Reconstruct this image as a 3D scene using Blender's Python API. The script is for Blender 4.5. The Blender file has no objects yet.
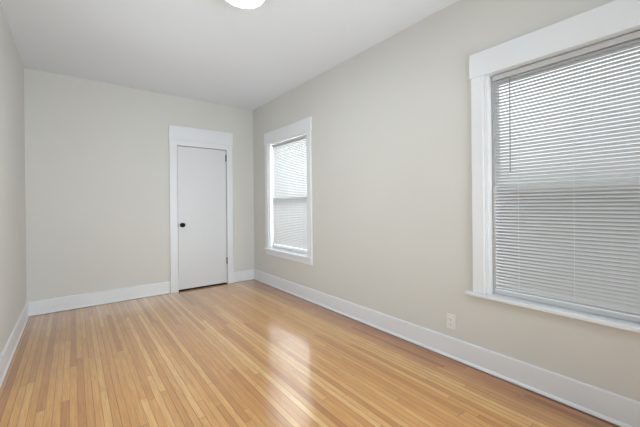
import bpy, bmesh, math, random
from mathutils import Matrix, Vector

random.seed(7)
SC = bpy.context.scene
COL = SC.collection

# ------------------------------------------------------------------ camera
cam_d = bpy.data.cameras.new('camera')
cam = bpy.data.objects.new('camera', cam_d)
COL.objects.link(cam)
SC.camera = cam
cam_d.sensor_fit = 'HORIZONTAL'
cam_d.sensor_width = 36.0
cam_d.lens = 319.3763 / 640 * 36.0
cam_d.shift_y = -(213.5 - 204.65) / 640
cam_d.clip_start = 0.02
Fv = Vector((0.61129597, 0.79140076, -0.00144211))
Rv = Vector((0.79135295, -0.61127731, -0.01002806))
Uv = Vector((0.00881774, -0.00498889, 0.99994868))
cam.matrix_world = Matrix(((Rv.x, Uv.x, -Fv.x, 0.0), (Rv.y, Uv.y, -Fv.y, 0.0),
                           (Rv.z, Uv.z, -Fv.z, 1.2063), (0, 0, 0, 1)))

# ------------------------------------------------------------------ room dimensions (metres)
XR, XL, YB, YN, ZC = 2.322, -0.417, 4.764, -0.62, 2.74
WT = 0.17            # wall thickness
PI = math.pi

# ------------------------------------------------------------------ world, light, exposure
SKY = 1.1             # overcast daylight outside
GROUND = 0.20         # darker houses and yards below the skyline
DAY_FAR = 165.0       # watts of daylight outside the far window
GLOW = 9.0           # brighter cloud where the sun stands behind the overcast
SIDE_FILL = 12.0          # watts of added fill light from beyond the left edge of view
BACK_FILL = 62.0       # watts of added fill light from behind the camera
LAMP = 52.0          # ceiling lamp diffuser
EXPOSURE = 0.12
world = bpy.data.worlds.new('overcast_sky')
SC.world = world
world.use_nodes = True
wt = world.node_tree
bg = wt.nodes['Background']
tc = wt.nodes.new('ShaderNodeTexCoord')
dot = wt.nodes.new('ShaderNodeVectorMath')
dot.operation = 'DOT_PRODUCT'
dot.inputs[1].default_value = Vector((0.45, 0.74, 0.50)).normalized()
wt.links.new(tc.outputs['Generated'], dot.inputs[0])


def wmath(op, a_, b_):
    n = wt.nodes.new('ShaderNodeMath')
    n.operation = op
    wt.links.new(a_, n.inputs[0])
    n.inputs[1].default_value = b_
    return n.outputs[0]


w_ = wmath('POWER', wmath('MAXIMUM', dot.outputs['Value'], 0.0), 10.0)
sz = wt.nodes.new('ShaderNodeSeparateXYZ')
wt.links.new(tc.outputs['Generated'], sz.inputs[0])
sky = wt.nodes.new('ShaderNodeMapRange')
sky.interpolation_type = 'SMOOTHSTEP'
sky.inputs['From Min'].default_value = 0.0
sky.inputs['From Max'].default_value = 0.12
sky.inputs['To Min'].default_value = GROUND
sky.inputs['To Max'].default_value = SKY
wt.links.new(sz.outputs['Z'], sky.inputs['Value'])
sm = wt.nodes.new('ShaderNodeMath')
sm.operation = 'ADD'
wt.links.new(wmath('MULTIPLY', w_, GLOW), sm.inputs[0])
wt.links.new(sky.outputs['Result'], sm.inputs[1])
wt.links.new(sm.outputs[0], bg.inputs['Strength'])
bg.inputs['Color'].default_value = (0.94, 0.97, 1.0, 1)


def daylight(name, watts, w, h, loc, direction, col, spread=180):  # area light, for window daylight and for the added fill
    al = bpy.data.lights.new(name, 'AREA')
    al.shape = 'RECTANGLE'
    al.size, al.size_y = w, h
    al.energy = watts
    al.color = col
    al.spread = math.radians(spread)
    o = bpy.data.objects.new(name, al)
    COL.objects.link(o)
    o.location = loc
    o.rotation_euler = Vector(direction).to_track_quat('-Z', 'Y').to_euler()


# added fill behind the camera and at left, then daylight outside the far window
daylight('fill_behind_camera', BACK_FILL, 1.5, 1.9, (1.45, -0.95, 1.10), (-0.60, 0.9, 0.16), (0.88, 0.955, 1.0), 138)
daylight('fill_past_left_edge', SIDE_FILL, 1.5, 1.9, (XL - 0.30, 2.10, 1.15), (0.85, 0.46, 0.10), (0.88, 0.955, 1.0), 118)
daylight('daylight_far_window', DAY_FAR, 1.3, 2.0, (3.1, 3.75, 1.15), (-1, 0, 0), (0.95, 0.975, 1.0))
vs = SC.view_settings
vs.view_transform = 'Standard'
vs.look = 'None'
vs.exposure = EXPOSURE
vs.gamma = 1.0
vs.use_curve_mapping = False

# ------------------------------------------------------------------ material helpers
def mat(name, col, rough=0.5, spec=0.5, metal=0.0, noise=0.0, nscale=8.0, bump=0.0, bscale=300.0, coat=0.0):
    m = bpy.data.materials.new(name)
    m.use_nodes = True
    nt = m.node_tree
    b = nt.nodes['Principled BSDF']
    b.inputs['Base Color'].default_value = (*col, 1)
    b.inputs['Roughness'].default_value = rough
    b.inputs['Metallic'].default_value = metal
    b.inputs['Specular IOR Level'].default_value = spec
    b.inputs['Coat Weight'].default_value = coat
    geo = nt.nodes.new('ShaderNodeNewGeometry')
    if noise > 0:
        n = nt.nodes.new('ShaderNodeTexNoise')
        n.inputs['Scale'].default_value = nscale
        n.inputs['Detail'].default_value = 4
        nt.links.new(geo.outputs['Position'], n.inputs['Vector'])
        r = nt.nodes.new('ShaderNodeValToRGB')
        r.color_ramp.elements[0].position = 0.3
        r.color_ramp.elements[1].position = 0.7
        r.color_ramp.elements[0].color = (*[c * (1 - noise) for c in col], 1)
        r.color_ramp.elements[1].color = (*[min(1, c * (1 + noise)) for c in col], 1)
        nt.links.new(n.outputs['Fac'], r.inputs['Fac'])
        nt.links.new(r.outputs['Color'], b.inputs['Base Color'])
    if bump > 0:
        n2 = nt.nodes.new('ShaderNodeTexNoise')
        n2.inputs['Scale'].default_value = bscale
        n2.inputs['Detail'].default_value = 3
        nt.links.new(geo.outputs['Position'], n2.inputs['Vector'])
        bp = nt.nodes.new('ShaderNodeBump')
        bp.inputs['Strength'].default_value = bump
        bp.inputs['Distance'].default_value = 0.002
        nt.links.new(n2.outputs['Fac'], bp.inputs['Height'])
        nt.links.new(bp.outputs['Normal'], b.inputs['Normal'])
    return m


M = {}
M['wall'] = mat('greige_wall_paint', (0.657, 0.652, 0.625), 0.55, 0.35, noise=0.012, nscale=1.6, bump=0.08, bscale=140)
M['ceiling'] = mat('white_ceiling_paint', (0.80, 0.845, 0.90), 0.8, 0.2, noise=0.008, nscale=1.2, bump=0.08, bscale=160)
M['trim'] = mat('white_trim_paint', (0.775, 0.795, 0.825), 0.32, 0.5, noise=0.008, nscale=3, bump=0.03, bscale=60)
M['door'] = mat('white_door_paint', (0.70, 0.715, 0.74), 0.3, 0.5, noise=0.006, nscale=2, bump=0.03, bscale=40)
M['sash'] = mat('white_sash_paint', (0.82, 0.83, 0.84), 0.35, 0.5, noise=0.01, nscale=5)
M['rail'] = mat('white_blind_metal', (0.55, 0.56, 0.57), 0.4, 0.5, noise=0.01, nscale=6)
M['cord'] = mat('white_cord', (0.8, 0.8, 0.79), 0.8, 0.2, noise=0.03, nscale=200)
M['wand'] = mat('grey_plastic_wand', (0.33, 0.33, 0.33), 0.25, 0.5, noise=0.03, nscale=60)
M['black'] = mat('black_metal', (0.004, 0.004, 0.0045), 0.55, 0.2, noise=0.1, nscale=30)
M['hinge'] = mat('dark_bronze_hinge', (0.03, 0.028, 0.026), 0.4, 0.5, metal=0.6, noise=0.2, nscale=60)
M['plate'] = mat('white_outlet_plastic', (0.78, 0.775, 0.76), 0.35, 0.5, noise=0.005, nscale=20)
M['door_gap_shade'] = mat('dark_door_gap_shade', (0.012, 0.009, 0.007), 0.6, 0.2, noise=0.2, nscale=25)  # near-black colour standing for the shade under the door
M['slot'] = mat('dark_outlet_slot', (0.03, 0.03, 0.03), 0.6, 0.3, noise=0.1, nscale=40)
M['steel'] = mat('screw_steel', (0.6, 0.6, 0.6), 0.35, 0.5, metal=1.0, noise=0.05, nscale=90)
M['lamp_rim'] = mat('white_lamp_rim', (0.8, 0.8, 0.8), 0.4, 0.5, noise=0.01, nscale=10)


def slat_material():
    m = bpy.data.materials.new('white_slat')
    m.use_nodes = True
    nt = m.node_tree
    b = nt.nodes['Principled BSDF']
    out = nt.nodes['Material Output']
    geo = nt.nodes.new('ShaderNodeNewGeometry')
    n = nt.nodes.new('ShaderNodeTexNoise')
    n.inputs['Scale'].default_value = 12
    nt.links.new(geo.outputs['Position'], n.inputs['Vector'])
    r = nt.nodes.new('ShaderNodeValToRGB')
    r.color_ramp.elements[0].color = (0.55, 0.555, 0.56, 1)
    r.color_ramp.elements[1].color = (0.57, 0.575, 0.58, 1)
    nt.links.new(n.outputs['Fac'], r.inputs['Fac'])
    nt.links.new(r.outputs['Color'], b.inputs['Base Color'])
    b.inputs['Roughness'].default_value = 0.3
    b.inputs['Specular IOR Level'].default_value = 1.0
    b.inputs['Coat Weight'].default_value = 0.8
    b.inputs['Coat Roughness'].default_value = 0.22
    tr = nt.nodes.new('ShaderNodeBsdfTranslucent')
    tr.inputs['Color'].default_value = (0.8, 0.8, 0.8, 1)
    mx = nt.nodes.new('ShaderNodeMixShader')
    mx.inputs[0].default_value = 0.08
    nt.links.new(b.outputs[0], mx.inputs[1])
    nt.links.new(tr.outputs[0], mx.inputs[2])
    nt.links.new(mx.outputs[0], out.inputs['Surface'])
    return m


def glass_material():
    m = bpy.data.materials.new('window_glass')
    m.use_nodes = True
    nt = m.node_tree
    nt.nodes.remove(nt.nodes['Principled BSDF'])
    out = nt.nodes['Material Output']
    fr = nt.nodes.new('ShaderNodeFresnel')
    fr.inputs['IOR'].default_value = 1.5
    t = nt.nodes.new('ShaderNodeBsdfTransparent')
    t.inputs['Color'].default_value = (0.95, 0.97, 0.96, 1)
    g = nt.nodes.new('ShaderNodeBsdfGlossy')
    g.inputs['Roughness'].default_value = 0.02
    mx = nt.nodes.new('ShaderNodeMixShader')
    gg = nt.nodes.new('ShaderNodeNewGeometry')          # reflect on the entering face only
    inv = nt.nodes.new('ShaderNodeMath')
    inv.operation = 'SUBTRACT'
    inv.inputs[0].default_value = 1.0
    nt.links.new(gg.outputs['Backfacing'], inv.inputs[1])
    fm = nt.nodes.new('ShaderNodeMath')
    fm.operation = 'MULTIPLY'
    nt.links.new(fr.outputs[0], fm.inputs[0])
    nt.links.new(inv.outputs[0], fm.inputs[1])
    nt.links.new(fm.outputs[0], mx.inputs[0])
    nt.links.new(t.outputs[0], mx.inputs[1])
    nt.links.new(g.outputs[0], mx.inputs[2])
    nt.links.new(mx.outputs[0], out.inputs['Surface'])
    return m


def screen_material():
    m = bpy.data.materials.new('insect_screen_mesh')
    m.use_nodes = True
    nt = m.node_tree
    b = nt.nodes['Principled BSDF']
    b.inputs['Base Color'].default_value = (0.04, 0.04, 0.045, 1)
    b.inputs['Roughness'].default_value = 0.7
    out = nt.nodes['Material Output']
    t = nt.nodes.new('ShaderNodeBsdfTransparent')
    mx = nt.nodes.new('ShaderNodeMixShader')
    mx.inputs[0].default_value = 0.12
    nt.links.new(t.outputs[0], mx.inputs[1])
    nt.links.new(b.outputs[0], mx.inputs[2])
    nt.links.new(mx.outputs[0], out.inputs['Surface'])
    return m


def emit_material(name, col, strength):
    m = bpy.data.materials.new(name)
    m.use_nodes = True
    b = m.node_tree.nodes['Principled BSDF']
    b.inputs['Base Color'].default_value = (0.85, 0.85, 0.85, 1)
    b.inputs['Emission Color'].default_value = (*col, 1)
    b.inputs['Emission Strength'].default_value = strength
    return m


def floor_material():
    """Narrow strip hardwood: one random tone per board, grain along y, dark seams."""
    m = bpy.data.materials.new('honey_oak_strip_floor')
    m.use_nodes = True
    nt = m.node_tree
    N, L = nt.nodes, nt.links
    b = N['Principled BSDF']
    geo = N.new('ShaderNodeNewGeometry')
    sep = N.new('ShaderNodeSeparateXYZ')
    L.new(geo.outputs['Position'], sep.inputs[0])

    def math_(op, a, c=None, clamp=False):
        n = N.new('ShaderNodeMath')
        n.operation = op
        n.use_clamp = clamp
        for i, v in enumerate((a, c)):
            if v is None:
                continue
            if isinstance(v, (int, float)):
                n.inputs[i].default_value = v
            else:
                L.new(v, n.inputs[i])
        return n.outputs[0]

    W = 0.0385
    u = math_('DIVIDE', math_('ADD', sep.outputs['X'], 10.0), W)
    ui = math_('FLOOR', u)
    uf = math_('FRACT', u)
    wn = N.new('ShaderNodeTexWhiteNoise')
    wn.noise_dimensions = '1D'
    L.new(ui, wn.inputs['W'])
    # board length differs from strip to strip, and the joints are offset at random
    ln = math_('ADD', math_('MULTIPLY', wn.outputs['Value'], 1.5), 0.9)
    off = math_('MULTIPLY', wn.outputs['Color'], 7.3)
    v = math_('ADD', math_('DIVIDE', math_('ADD', sep.outputs['Y'], 10.0), ln), off)
    vi = math_('FLOOR', v)
    vf = math_('FRACT', v)
    cmb = N.new('ShaderNodeCombineXYZ')
    L.new(ui, cmb.inputs[0])
    L.new(vi, cmb.inputs[1])
    wn2 = N.new('ShaderNodeTexWhiteNoise')
    wn2.noise_dimensions = '2D'
    L.new(cmb.outputs[0], wn2.inputs['Vector'])
    s2 = N.new('ShaderNodeSeparateXYZ')
    L.new(wn2.outputs['Color'], s2.inputs[0])

    ramp = N.new('ShaderNodeValToRGB')
    cr = ramp.color_ramp
    tones = [(0.0, (0.43, 0.180, 0.046)), (0.3, (0.58, 0.280, 0.080)), (0.5, (0.635, 0.325, 0.100)),
             (0.7, (0.67, 0.362, 0.120)), (1.0, (0.78, 0.480, 0.195))]
    cr.elements[0].position, cr.elements[0].color = tones[0][0], (*tones[0][1], 1)
    cr.elements[1].position, cr.elements[1].color = tones[-1][0], (*tones[-1][1], 1)
    for p_, c_ in tones[1:-1]:
        e = cr.elements.new(p_)
        e.color = (*c_, 1)
    tone = math_('ADD', math_('MULTIPLY', wn2.outputs['Value'], 0.65), math_('MULTIPLY', wn.outputs['Value'], 0.35))
    L.new(tone, ramp.inputs['Fac'])

    # grain: noise stretched along the board, shifted per board
    gv = N.new('ShaderNodeCombineXYZ')
    L.new(math_('ADD', math_('MULTIPLY', sep.outputs['X'], 95.0), math_('MULTIPLY', s2.outputs[0], 60.0)), gv.inputs[0])
    L.new(math_('ADD', math_('MULTIPLY', sep.outputs['Y'], 5.0), math_('MULTIPLY', s2.outputs[1], 60.0)), gv.inputs[1])
    gn = N.new('ShaderNodeTexNoise')
    gn.inputs['Scale'].default_value = 1.0
    gn.inputs['Detail'].default_value = 5
    gn.inputs['Distortion'].default_value = 0.9
    L.new(gv.outputs[0], gn.inputs['Vector'])
    gr = N.new('ShaderNodeValToRGB')
    gr.color_ramp.elements[0].position = 0.30
    gr.color_ramp.elements[0].color = (0.74, 0.68, 0.60, 1)
    gr.color_ramp.elements[1].position = 0.62
    gr.color_ramp.elements[1].color = (1.05, 1.05, 1.05, 1)
    L.new(gn.outputs['Fac'], gr.inputs['Fac'])
    mul = N.new('ShaderNodeMixRGB')
    mul.blend_type = 'MULTIPLY'
    mul.inputs['Fac'].default_value = 0.75
    L.new(ramp.outputs['Color'], mul.inputs[1])
    L.new(gr.outputs['Color'], mul.inputs[2])

    # small knots and mineral flecks
    kv = N.new('ShaderNodeCombineXYZ')
    L.new(math_('MULTIPLY', sep.outputs['X'], 22.0), kv.inputs[0])
    L.new(math_('MULTIPLY', sep.outputs['Y'], 7.0), kv.inputs[1])
    kn = N.new('ShaderNodeTexVoronoi')
    kn.inputs['Scale'].default_value = 1.0
    L.new(kv.outputs[0], kn.inputs['Vector'])
    kr = N.new('ShaderNodeValToRGB')
    kr.color_ramp.elements[0].position = 0.03
    kr.color_ramp.elements[0].color = (0.62, 0.52, 0.42, 1)
    kr.color_ramp.elements[1].position = 0.10
    kr.color_ramp.elements[1].color = (1, 1, 1, 1)
    L.new(kn.outputs['Distance'], kr.inputs['Fac'])
    mul2 = N.new('ShaderNodeMixRGB')
    mul2.blend_type = 'MULTIPLY'
    mul2.inputs['Fac'].default_value = 0.6
    L.new(mul.outputs['Color'], mul2.inputs[1])
    L.new(kr.outputs['Color'], mul2.inputs[2])

    # the last boards along the right wall are tinted darker brown, with an uneven edge
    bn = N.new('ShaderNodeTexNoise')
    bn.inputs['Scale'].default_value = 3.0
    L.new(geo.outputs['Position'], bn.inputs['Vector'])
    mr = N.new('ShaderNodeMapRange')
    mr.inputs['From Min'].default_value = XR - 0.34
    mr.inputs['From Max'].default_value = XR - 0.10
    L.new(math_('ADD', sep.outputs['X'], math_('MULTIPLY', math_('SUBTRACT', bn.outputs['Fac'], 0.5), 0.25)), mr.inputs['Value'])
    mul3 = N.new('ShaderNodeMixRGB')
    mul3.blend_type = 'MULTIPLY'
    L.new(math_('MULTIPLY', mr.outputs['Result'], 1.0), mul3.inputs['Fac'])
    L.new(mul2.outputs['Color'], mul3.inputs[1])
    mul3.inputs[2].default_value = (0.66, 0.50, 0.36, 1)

    # seams between strips and at the butt joints
    eu = math_('MINIMUM', uf, math_('SUBTRACT', 1.0, uf))
    su = math_('LESS_THAN', eu, 0.036)
    ev = math_('MULTIPLY', math_('MINIMUM', vf, math_('SUBTRACT', 1.0, vf)), ln)
    sv = math_('LESS_THAN', ev, 0.0012)
    seam = math_('MAXIMUM', math_('MULTIPLY', su, math_('ADD', 0.35, math_('MULTIPLY', wn.outputs['Value'], 0.60))),
                 math_('MULTIPLY', sv, 0.85))
    mx = N.new('ShaderNodeMixRGB')
    L.new(seam, mx.inputs['Fac'])
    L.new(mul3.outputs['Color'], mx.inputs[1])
    mx.inputs[2].default_value = (0.10, 0.042, 0.016, 1)
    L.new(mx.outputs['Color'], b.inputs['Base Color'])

    # each strip is a little cupped / tilted so reflections break up along the boards
    tilt = math_('MULTIPLY', math_('SUBTRACT', s2.outputs[2], 0.5), math_('SUBTRACT', uf, 0.5))
    cup = math_('MULTIPLY', math_('POWER', math_('SUBTRACT', uf, 0.5), 2.0), 0.35)
    h = math_('ADD', math_('ADD', tilt, cup), math_('MULTIPLY', gn.outputs['Fac'], 0.10))
    h = math_('SUBTRACT', h, math_('MULTIPLY', seam, 0.35))
    bp = N.new('ShaderNodeBump')
    bp.inputs['Strength'].default_value = 0.55
    bp.inputs['Distance'].default_value = 0.0016
    L.new(h, bp.inputs['Height'])
    L.new(bp.outputs['Normal'], b.inputs['Normal'])
    L.new(bp.outputs['Normal'], b.inputs['Coat Normal'])
    b.inputs['Roughness'].default_value = 0.30
    b.inputs['Specular IOR Level'].default_value = 0.5
    b.inputs['Coat Weight'].default_value = 1.0
    b.inputs['Coat Roughness'].default_value = 0.12
    return m


M['slat'] = slat_material()
M['glass'] = glass_material()
M['screen'] = screen_material()
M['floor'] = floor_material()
M['lamp'] = emit_material('lit_lamp_diffuser', (0.89, 0.96, 1.0), LAMP)


# ------------------------------------------------------------------ mesh helpers
def box(bm, x0, x1, y0, y1, z0, z1):
    x0, x1 = sorted((x0, x1)); y0, y1 = sorted((y0, y1)); z0, z1 = sorted((z0, z1))
    v = [bm.verts.new((x, y, z)) for x in (x0, x1) for y in (y0, y1) for z in (z0, z1)]
    for f in ((0, 1, 3, 2), (4, 6, 7, 5), (0, 4, 5, 1), (2, 3, 7, 6), (0, 2, 6, 4), (1, 5, 7, 3)):
        bm.faces.new([v[i] for i in f])


def prism(bm, prof, axis, a0, a1):
    """Closed profile (list of 2D points) extruded along 'x' or 'y'; profile points are (other, z)."""
    def P(q, a):
        return (a, q[0], q[1]) if axis == 'x' else (q[0], a, q[1])
    A = [bm.verts.new(P(q, a0)) for q in prof]
    B = [bm.verts.new(P(q, a1)) for q in prof]
    n = len(prof)
    for i in range(n):
        bm.faces.new((A[i], A[(i + 1) % n], B[(i + 1) % n], B[i]))
    bm.faces.new(A[::-1]); bm.faces.new(B)


def lathe(bm, prof, seg=40, mtx=None):
    """Profile of (radius, height) revolved about z, then moved by mtx."""
    mtx = mtx or Matrix()
    rings = []
    for r, z in prof:
        if r < 1e-6:
            rings.append([bm.verts.new(mtx @ Vector((0, 0, z)))])
        else:
            rings.append([bm.verts.new(mtx @ Vector((r * math.cos(2 * PI * k / seg), r * math.sin(2 * PI * k / seg), z)))
                          for k in range(seg)])
    for a, b in zip(rings, rings[1:]):
        for k in range(seg):
            j = (k + 1) % seg
            if len(a) == 1 and len(b) == 1:
                continue
            if len(a) == 1:
                bm.faces.new((a[0], b[k], b[j]))
            elif len(b) == 1:
                bm.faces.new((a[k], a[j], b[0]))
            else:
                bm.faces.new((a[k], a[j], b[j], b[k]))


def rod(bm, p0, p1, r, seg=10):
    p0, p1 = Vector(p0), Vector(p1)
    d = p1 - p0
    mtx = Matrix.Translation(p0) @ d.to_track_quat('Z', 'Y').to_matrix().to_4x4()
    lathe(bm, [(0, 0), (r, 0), (r, d.length), (0, d.length)], seg, mtx)


def obj(name, bm, m, parent=None, bevel=0.0, smooth=False, loc=None):
    """Link the bmesh (world coordinates) as one object; its origin becomes the parent's base or loc."""
    bmesh.ops.recalc_face_normals(bm, faces=bm.faces)
    me = bpy.data.meshes.new(name)
    o = bpy.data.objects.new(name, me)
    COL.objects.link(o)
    base = Vector(loc) if loc is not None else Vector((0, 0, 0))
    if parent is not None:
        o.parent = parent
        base = WORLD[parent.name]
        WORLD[o.name] = base
    else:
        o.location = base
        WORLD[o.name] = base
    bmesh.ops.translate(bm, verts=bm.verts, vec=-base)
    bm.to_mesh(me)
    bm.free()
    me.materials.append(m)
    if smooth:
        for p in me.polygons:
            p.use_smooth = True
        me.set_sharp_from_angle(angle=math.radians(35))
    if bevel > 0:
        md = o.modifiers.new('bevel', 'BEVEL')
        md.width = bevel
        md.segments = 2
        md.limit_method = 'ANGLE'
        md.angle_limit = math.radians(40)
    return o


WORLD = {}


def empty(name, loc):
    o = bpy.data.objects.new(name, None)
    o.empty_display_size = 0.1
    COL.objects.link(o)
    o.location = loc
    WORLD[o.name] = Vector(loc)
    return o


def structure(o):
    o['kind'] = 'structure'
    return o


def thing(o, label, cat, group=None):
    o['label'] = label
    o['category'] = cat
    if group:
        o['group'] = group
    return o


def B(*a):
    bm = bmesh.new()
    box(bm, *a)
    return bm


# ------------------------------------------------------------------ windows: shared dimensions
CASE_W, CASE_T = 0.082, 0.022
STOOL, HEAD = 0.555, 2.106
WINS = [(0.075, 1.083), (3.245, 4.255)]       # clear span between casing edges (y)
J = 0.008                                     # reveal between casing edge and jamb
DX0, DX1, DZ = 1.157, 1.865, 2.050            # door opening

# ------------------------------------------------------------------ shell
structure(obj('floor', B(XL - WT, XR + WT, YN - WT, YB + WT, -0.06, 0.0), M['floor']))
structure(obj('ceiling', B(XL - WT, XR + WT, YN - WT, YB + WT, ZC, ZC + 0.08), M['ceiling']))
bm = bmesh.new()
box(bm, XL - WT, XL, YN - WT, 1.30, 0, ZC)
box(bm, XL - WT, XL, 2.90, YB + WT, 0, ZC)
box(bm, XL - WT, XL, 1.30, 2.90, 2.10, ZC)  # unseen opening made for the side fill light
box(bm, XL - WT - 0.6, XL - WT - 0.5, 1.1, 3.1, 0, 2.3)          # shallow passage added to house the side fill light
box(bm, XL - WT - 0.5, XL - WT, 1.1, 1.2, 0, 2.3)
box(bm, XL - WT - 0.5, XL - WT, 3.0, 3.1, 0, 2.3)
box(bm, XL - WT - 0.6, XL - WT, 1.1, 3.1, 2.3, 2.4)
box(bm, XL - WT - 0.6, XL - WT, 1.1, 3.1, -0.06, 0.0)
structure(obj('wall_left', bm, M['wall']))
bm = bmesh.new()
box(bm, XL, -0.17, YN - WT, YN, 0, ZC)
box(bm, 2.07, XR, YN - WT, YN, 0, ZC)
box(bm, -0.17, 2.07, YN - WT, YN, 2.17, ZC)  # unseen opening made for the fill light behind the camera
box(bm, -0.4, -0.3, YN - 1.0, YN - WT, 0, 2.3)
box(bm, 2.2, 2.3, YN - 1.0, YN - WT, 0, 2.3)
box(bm, -0.4, 2.3, YN - 1.1, YN - WT, 2.3, 2.4)
box(bm, -0.4, 2.3, YN - 1.1, YN - WT, -0.06, 0.0)
box(bm, -0.4, 2.3, YN - 1.1, YN - 1.0, 0, 2.3)
structure(obj('wall_near', bm, M['wall']))
bm = bmesh.new()
g = 0.003                                     # jamb lining thickness sits in the rough opening
ys = [YN - WT]
for a, b_ in WINS:
    ys += [a - g, b_ + g]
ys.append(YB + WT)
for i in range(0, len(ys), 2):
    box(bm, XR, XR + WT, ys[i], ys[i + 1], 0, ZC)
for a, b_ in WINS:
    box(bm, XR, XR + WT, a - g, b_ + g, 0, STOOL - 0.026)
    box(bm, XR, XR + WT, a - g, b_ + g, HEAD + g, ZC)
structure(obj('wall_right', bm, M['wall']))
bm = bmesh.new()
box(bm, XL, DX0, YB, YB + WT, 0, ZC)
box(bm, DX1, XR, YB, YB + WT, 0, ZC)
box(bm, DX0, DX1, YB, YB + WT, DZ, ZC)
box(bm, DX0 - 0.1, DX1 + 0.1, YB + WT, YB + WT + 0.03, 0, DZ + 0.1)   # dark closet side behind the door
structure(obj('wall_back', bm, M['wall']))


# ------------------------------------------------------------------ baseboards
BH, BT = 0.161, 0.015


def base_profile(w, s):
    """Flat board with an eased top and a small shoe at the floor; w = wall plane, s = direction into room."""
    return [(w, 0.004), (w + s * (BT + 0.008), 0.004), (w + s * (BT + 0.008), 0.012), (w + s * (BT + 0.004), 0.022),
            (w + s * BT, 0.026), (w + s * BT, BH - 0.004), (w + s * (BT - 0.002), BH - 0.001),
            (w + s * (BT - 0.005), BH), (w, BH)]


PLW = 0.108                                   # plinth block / door casing width
bm = bmesh.new()
prism(bm, base_profile(YB, -1), 'x', XL, DX0 - PLW - 0.006)
prism(bm, base_profile(YB, -1), 'x', DX1 + PLW - 0.008, XR)
structure(obj('baseboard_back', bm, M['trim']))
bm = bmesh.new()
prism(bm, base_profile(XR, -1), 'y', YN, YB - 0.0251)
structure(obj('baseboard_right', bm, M['trim']))
bm = bmesh.new()
prism(bm, base_profile(XL, 1), 'y', YN, 1.30)
prism(bm, base_profile(XL, 1), 'y', 2.90, YB - 0.0251)
structure(obj('baseboard_left', bm, M['trim']))

# ------------------------------------------------------------------ door with its casing
th = obj('under_door_shade', B(DX0 + 0.001, DX1 - 0.001, YB + 0.001, YB + 0.12, 0.0005, 0.004), M['door_gap_shade'])  # dark strip that paints the shade in the gap under the door
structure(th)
d = structure(empty('door_1', (DX1, YB, 0)))
lf = obj('door_leaf', B(DX0 + 0.004, DX1 - 0.005, YB + 0.002, YB + 0.037, 0.021, DZ - 0.006), M['door'], d, bevel=0.0015)
kx, kz = DX0 + 0.058, 0.932
rot = Matrix.Translation((kx, YB + 0.002, kz)) @ Matrix.Rotation(PI / 2, 4, 'X')   # +z of the profile points into the room
bm = bmesh.new()
lathe(bm, [(0, 0.0), (0.031, 0.0), (0.031, 0.004), (0.026, 0.009), (0.012, 0.010), (0, 0.010)], 36, rot)
obj('knob_rose', bm, M['black'], d, smooth=True)
bm = bmesh.new()
lathe(bm, [(0, 0.009), (0.011, 0.009), (0.010, 0.028), (0.019, 0.032), (0.029, 0.041), (0.0315, 0.050),
           (0.029, 0.059), (0.017, 0.065), (0, 0.067)], 36, rot)
obj('door_knob', bm, M['black'], d, smooth=True)
obj('latch_plate', B(DX0 - 0.0005, DX0 + 0.006, YB - 0.001, YB + 0.03, kz - 0.03, kz + 0.03), M['hinge'], d)
for hz in (1.925, 0.355):
    bm = bmesh.new()
    rod(bm, (DX1 - 0.004, YB - 0.006, hz - 0.048), (DX1 - 0.004, YB - 0.006, hz + 0.048), 0.008, 14)
    rod(bm, (DX1 - 0.004, YB - 0.006, hz - 0.053), (DX1 - 0.004, YB - 0.006, hz + 0.053), 0.0055, 12)
    obj('hinge', bm, M['hinge'], d, smooth=False)

t1 = structure(empty('trim_1', ((DX0 + DX1) / 2, YB, 0)))
CT = 0.020
cl0, cl1 = DX0 - PLW + 0.004, DX0 - 0.003
cr0, cr1 = DX1 + 0.003, DX1 + PLW - 0.014
obj('side_casing', B(cl0, cl1, YB - CT, YB, 0.20, 2.125), M['trim'], t1, bevel=0.0025)
obj('side_casing', B(cr0, cr1, YB - CT, YB, 0.20, 2.125), M['trim'], t1, bevel=0.0025)
obj('plinth_block', B(cl0 - 0.006, cl1, YB - CT - 0.006, YB, 0, 0.20), M['trim'], t1, bevel=0.003)
obj('plinth_block', B(cr0, cr1 + 0.006, YB - CT - 0.006, YB, 0, 0.20), M['trim'], t1, bevel=0.003)
obj('lower_head_board', B(cl1, cr0, YB - CT + 0.002, YB, DZ + 0.003, 2.125), M['trim'], t1, bevel=0.0015)
obj('head_casing', B(cl0 - 0.007, cr1 + 0.007, YB - CT - 0.003, YB, 2.125, 2.318), M['trim'], t1, bevel=0.0025)
obj('door_stop', B(DX0, DX0 + 0.012, YB + 0.039, YB + 0.075, 0, DZ), M['trim'], t1)
obj('door_stop', B(DX1 - 0.012, DX1, YB + 0.039, YB + 0.075, 0, DZ), M['trim'], t1)
obj('door_stop', B(DX0 + 0.012, DX1 - 0.012, YB + 0.039, YB + 0.075, DZ - 0.012, DZ), M['trim'], t1)


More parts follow.
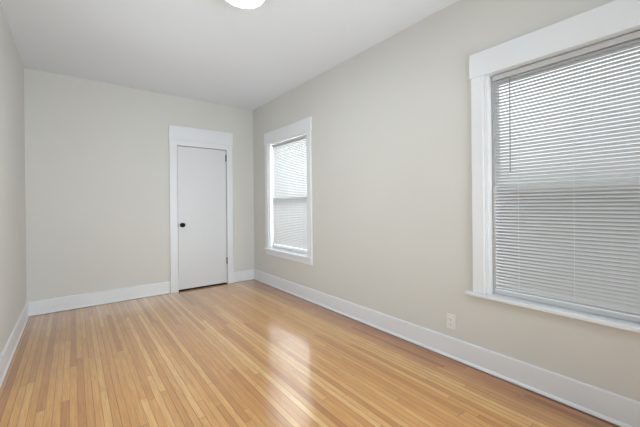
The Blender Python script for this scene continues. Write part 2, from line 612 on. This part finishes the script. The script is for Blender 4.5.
# ------------------------------------------------------------------ double-hung windows
def window(name, y0, y1, apron, left_horn):
    w = structure(empty(name, (XR, (y0 + y1) / 2, STOOL)))
    xf = XR - CASE_T
    o = lambda n, bm, m=M['trim'], b=0.002, par=w: obj(n, bm, m, par, bevel=b)
    # casing on the room side
    o('side_casing', B(xf, XR, y0 - CASE_W, y0, STOOL, HEAD), b=0.0025)
    o('side_casing', B(xf, XR, y1, y1 + CASE_W, STOOL, HEAD), b=0.0025)
    o('head_casing', B(xf - 0.003, XR, y0 - CASE_W - 0.011, y1 + CASE_W + 0.011, HEAD, HEAD + 0.172), b=0.0025)
    # stool (inner sill) with horns, and apron
    bm = bmesh.new()
    box(bm, xf - 0.020, XR, y0 - CASE_W - left_horn, y1 + CASE_W + left_horn, STOOL - 0.024, STOOL)
    box(bm, XR, XR + 0.06, y0, y1, STOOL - 0.024, STOOL)
    o('window_sill', bm, b=0.004)
    if apron:
        o('apron', B(XR - 0.018, XR, y0 - CASE_W, y1 + CASE_W, STOOL - 0.024 - 0.072, STOOL - 0.024), b=0.003)
    # lining of the opening, stop beads, parting beads
    bm = bmesh.new()
    box(bm, XR, XR + WT, y0 - g, y0 + J, STOOL, HEAD + g)
    box(bm, XR, XR + WT, y1 - J, y1 + g, STOOL, HEAD + g)
    box(bm, XR, XR + WT, y0 + J, y1 - J, HEAD, HEAD + g)
    box(bm, XR + 0.06, XR + WT + 0.03, y0 - g, y1 + g, STOOL - 0.026, STOOL - 0.004)
    o('window_frame', bm, M['sash'], 0.0)
    for yy, s in ((y0 + J, 1), (y1 - J, -1)):
        o('stop_bead', B(XR + 0.006, XR + 0.050, yy, yy + s * 0.020, STOOL, HEAD), M['sash'], 0.003)
        o('parting_bead', B(XR + 0.098, XR + 0.106, yy, yy + s * 0.012, STOOL, HEAD), M['sash'], 0.001)
    ZM = 1.283
    y0, y1 = y0 + J, y1 - J

    def sash(n, x0, z0, z1, bot, top):
        yl, yr = y0 + 0.003, y1 - 0.003
        st = 0.034
        bm = bmesh.new()
        box(bm, x0, x0 + 0.034, yl, yl + st, z0, z1)
        box(bm, x0, x0 + 0.034, yr - st, yr, z0, z1)
        box(bm, x0, x0 + 0.034, yl + st, yr - st, z0, z0 + bot)
        box(bm, x0, x0 + 0.034, yl + st, yr - st, z1 - top, z1)
        s = o(n, bm, M['sash'], 0.0)
        obj('glass_pane', B(x0 + 0.015, x0 + 0.019, yl + st - 0.004, yr - st + 0.004, z0 + bot - 0.004, z1 - top + 0.004), M['glass'], s)
    sash('lower_sash', XR + 0.062, STOOL + 0.001, ZM + 0.036, 0.075, 0.05)
    sash('upper_sash', XR + 0.107, ZM - 0.030, HEAD - 0.001, 0.05, 0.05)
    # insect screen outside the lower half
    bm = bmesh.new()
    box(bm, XR + 0.150, XR + 0.160, y0 + 0.002, y0 + 0.022, STOOL, ZM)
    box(bm, XR + 0.150, XR + 0.160, y1 - 0.022, y1 - 0.002, STOOL, ZM)
    box(bm, XR + 0.150, XR + 0.160, y0 + 0.022, y1 - 0.022, STOOL, STOOL + 0.02)
    box(bm, XR + 0.150, XR + 0.160, y0 + 0.022, y1 - 0.022, ZM - 0.02, ZM)
    s = o('screen_frame', bm, M['sash'], 0.0)
    obj('insect_screen', B(XR + 0.1545, XR + 0.1552, y0 + 0.02, y1 - 0.02, STOOL + 0.018, ZM - 0.018), M['screen'], s)
    return w


w1 = window('window_1', *WINS[0], apron=False, left_horn=0.050)
window('window_2', *WINS[1], apron=True, left_horn=0.006)
bm = bmesh.new()                              # small painted hook left under the sill
rod(bm, (XR, 0.585, 0.520), (XR - 0.012, 0.585, 0.520), 0.003, 10)
rod(bm, (XR - 0.012, 0.585, 0.5175), (XR - 0.012, 0.585, 0.528), 0.003, 10)
obj('sill_hook', bm, M['trim'], w1)


# ------------------------------------------------------------------ venetian blinds
SLAT_W, PITCH = 0.025, 0.0221


def slat_profile(xc, zc, tilt):
    """Crowned slat, room-side edge down, crown facing the room."""
    pts_t, pts_b = [], []
    for i in range(7):
        s = (i / 6 - 0.5) * SLAT_W
        c = 0.0024 * (1 - (2 * s / SLAT_W) ** 2)
        for off, lst in ((0.00025, pts_t), (-0.00025, pts_b)):
            h = c + off
            lst.append((xc + s * math.cos(tilt) - h * math.sin(tilt), zc + s * math.sin(tilt) + h * math.cos(tilt)))
    return pts_t + pts_b[::-1]


def blind(y0, y1, label, wand, tilt):
    tilt = math.radians(tilt)
    XC = XR + 0.041
    ya, yb = y0 + 0.055, y1 - 0.055
    r = thing(empty('window_blind', (XC, (y0 + y1) / 2, HEAD - 0.04)), label, 'window blind')
    bm = bmesh.new()
    box(bm, XC - 0.0125, XC + 0.0125, ya - 0.008, yb + 0.008, HEAD - 0.042, HEAD - 0.009)
    hr = obj('headrail', bm, M['rail'], r, bevel=0.002)
    bm = bmesh.new()
    z = HEAD - 0.052
    zs = []
    rnd = random.Random(int(y0 * 100))
    while z > STOOL + 0.078:
        zs.append(z)
        dz = rnd.uniform(-0.00012, 0.00012)
        prism(bm, slat_profile(XC, z + dz, tilt + rnd.uniform(-0.004, 0.004)), 'y', ya + rnd.uniform(-.001, .001), yb)
        z -= PITCH
    zb = STOOL + 0.042
    # slack slats resting on the bottom rail
    prism(bm, slat_profile(XC, zb + 0.019, math.radians(38)), 'y', ya, yb)
    sl = obj('slats', bm, M['slat'], r, smooth=True)
    bm = bmesh.new()
    prism(bm, [(XC - 0.0125, zb - 0.001), (XC - 0.0115, zb - 0.006), (XC, zb - 0.009), (XC + 0.0115, zb - 0.006), (XC + 0.0125, zb - 0.001),
               (XC + 0.010, zb + 0.003), (XC, zb + 0.0045), (XC - 0.010, zb + 0.003)], 'y', ya - 0.002, yb + 0.002)
    obj('bottom_rail', bm, M['sash'], r)
    for yy in (ya + 0.15, (ya + yb) / 2, yb - 0.15):
        bm = bmesh.new()
        for dx in (-0.0105, 0.0105):
            rod(bm, (XC + dx, yy, zb), (XC + dx, yy, HEAD - 0.036), 0.0007, 6)
        obj('ladder_cord', bm, M['cord'], r)
    if wand:
        yy = yb - 0.107
        bm = bmesh.new()
        rod(bm, (XC - 0.019, yy, HEAD - 0.052), (XC - 0.024, yy, 1.435), 0.0036, 8)
        rod(bm, (XC - 0.024, yy, 1.435), (XC - 0.0243, yy, 1.410), 0.0048, 8)
        wd = obj('tilt_wand', bm, M['wand'], r)
        bm = bmesh.new()
        rod(bm, (XC - 0.010, yy, HEAD - 0.040), (XC - 0.019, yy, HEAD - 0.046), 0.0016, 6)
        rod(bm, (XC - 0.019, yy, HEAD - 0.044), (XC - 0.019, yy, HEAD - 0.056), 0.0020, 6)
        obj('wand_hook', bm, M['steel'], r)
    return r


blind(*WINS[0], 'white slatted blind with a grey tilt wand in the near window at right', True, 52)
blind(*WINS[1], 'white slatted blind glowing with daylight in the far window near the door', False, 72)

# ------------------------------------------------------------------ ceiling light
lx, ly = 0.953, 2.08
cl = thing(empty('ceiling_light', (lx, ly, ZC)), 'round white flush ceiling light glowing on the white ceiling', 'ceiling light')
up = Matrix.Translation((lx, ly, ZC)) @ Matrix.Rotation(PI, 4, 'X')
bm = bmesh.new()
lathe(bm, [(0, 0), (0.146, 0), (0.150, 0.004), (0.150, 0.070), (0.147, 0.076), (0.140, 0.078), (0.138, 0.074), (0.138, 0.060), (0, 0.060)], 72, up)
obj('lamp_housing', bm, M['lamp_rim'], cl, smooth=True)
bm = bmesh.new()
lathe(bm, [(0.138, 0.0605), (0.138, 0.070), (0.110, 0.0755), (0.055, 0.0775), (0, 0.078)], 72, up)
obj('lamp_diffuser', bm, M['lamp'], cl, smooth=True)

# ------------------------------------------------------------------ wall outlet
oy, oz = 1.350, 0.282
ol = thing(empty('wall_outlet', (XR, oy, oz)), 'white duplex wall outlet above the right baseboard', 'wall outlet')
bm = bmesh.new()
box(bm, XR - 0.0055, XR, oy - 0.036, oy + 0.036, oz - 0.058, oz + 0.058)
obj('cover_plate', bm, M['plate'], ol, bevel=0.003)
for s in (1, -1):
    zc = oz + s * 0.0195
    bm = bmesh.new()
    box(bm, XR - 0.008, XR - 0.005, oy - 0.017, oy + 0.017, zc - 0.014, zc + 0.014)
    rc = obj('receptacle', bm, M['plate'], ol, bevel=0.004)
    bm = bmesh.new()
    box(bm, XR - 0.0084, XR - 0.0078, oy + 0.0055, oy + 0.0080, zc - 0.002, zc + 0.007)
    box(bm, XR - 0.0084, XR - 0.0078, oy - 0.0080, oy - 0.0055, zc - 0.001, zc + 0.006)
    rod(bm, (XR - 0.0084, oy, zc - 0.0075), (XR - 0.0078, oy, zc - 0.0075), 0.0026, 10)
    obj('slot', bm, M['slot'], rc)
bm = bmesh.new()
rod(bm, (XR - 0.0068, oy, oz), (XR - 0.005, oy, oz), 0.003, 12)
obj('screw', bm, M['steel'], ol)
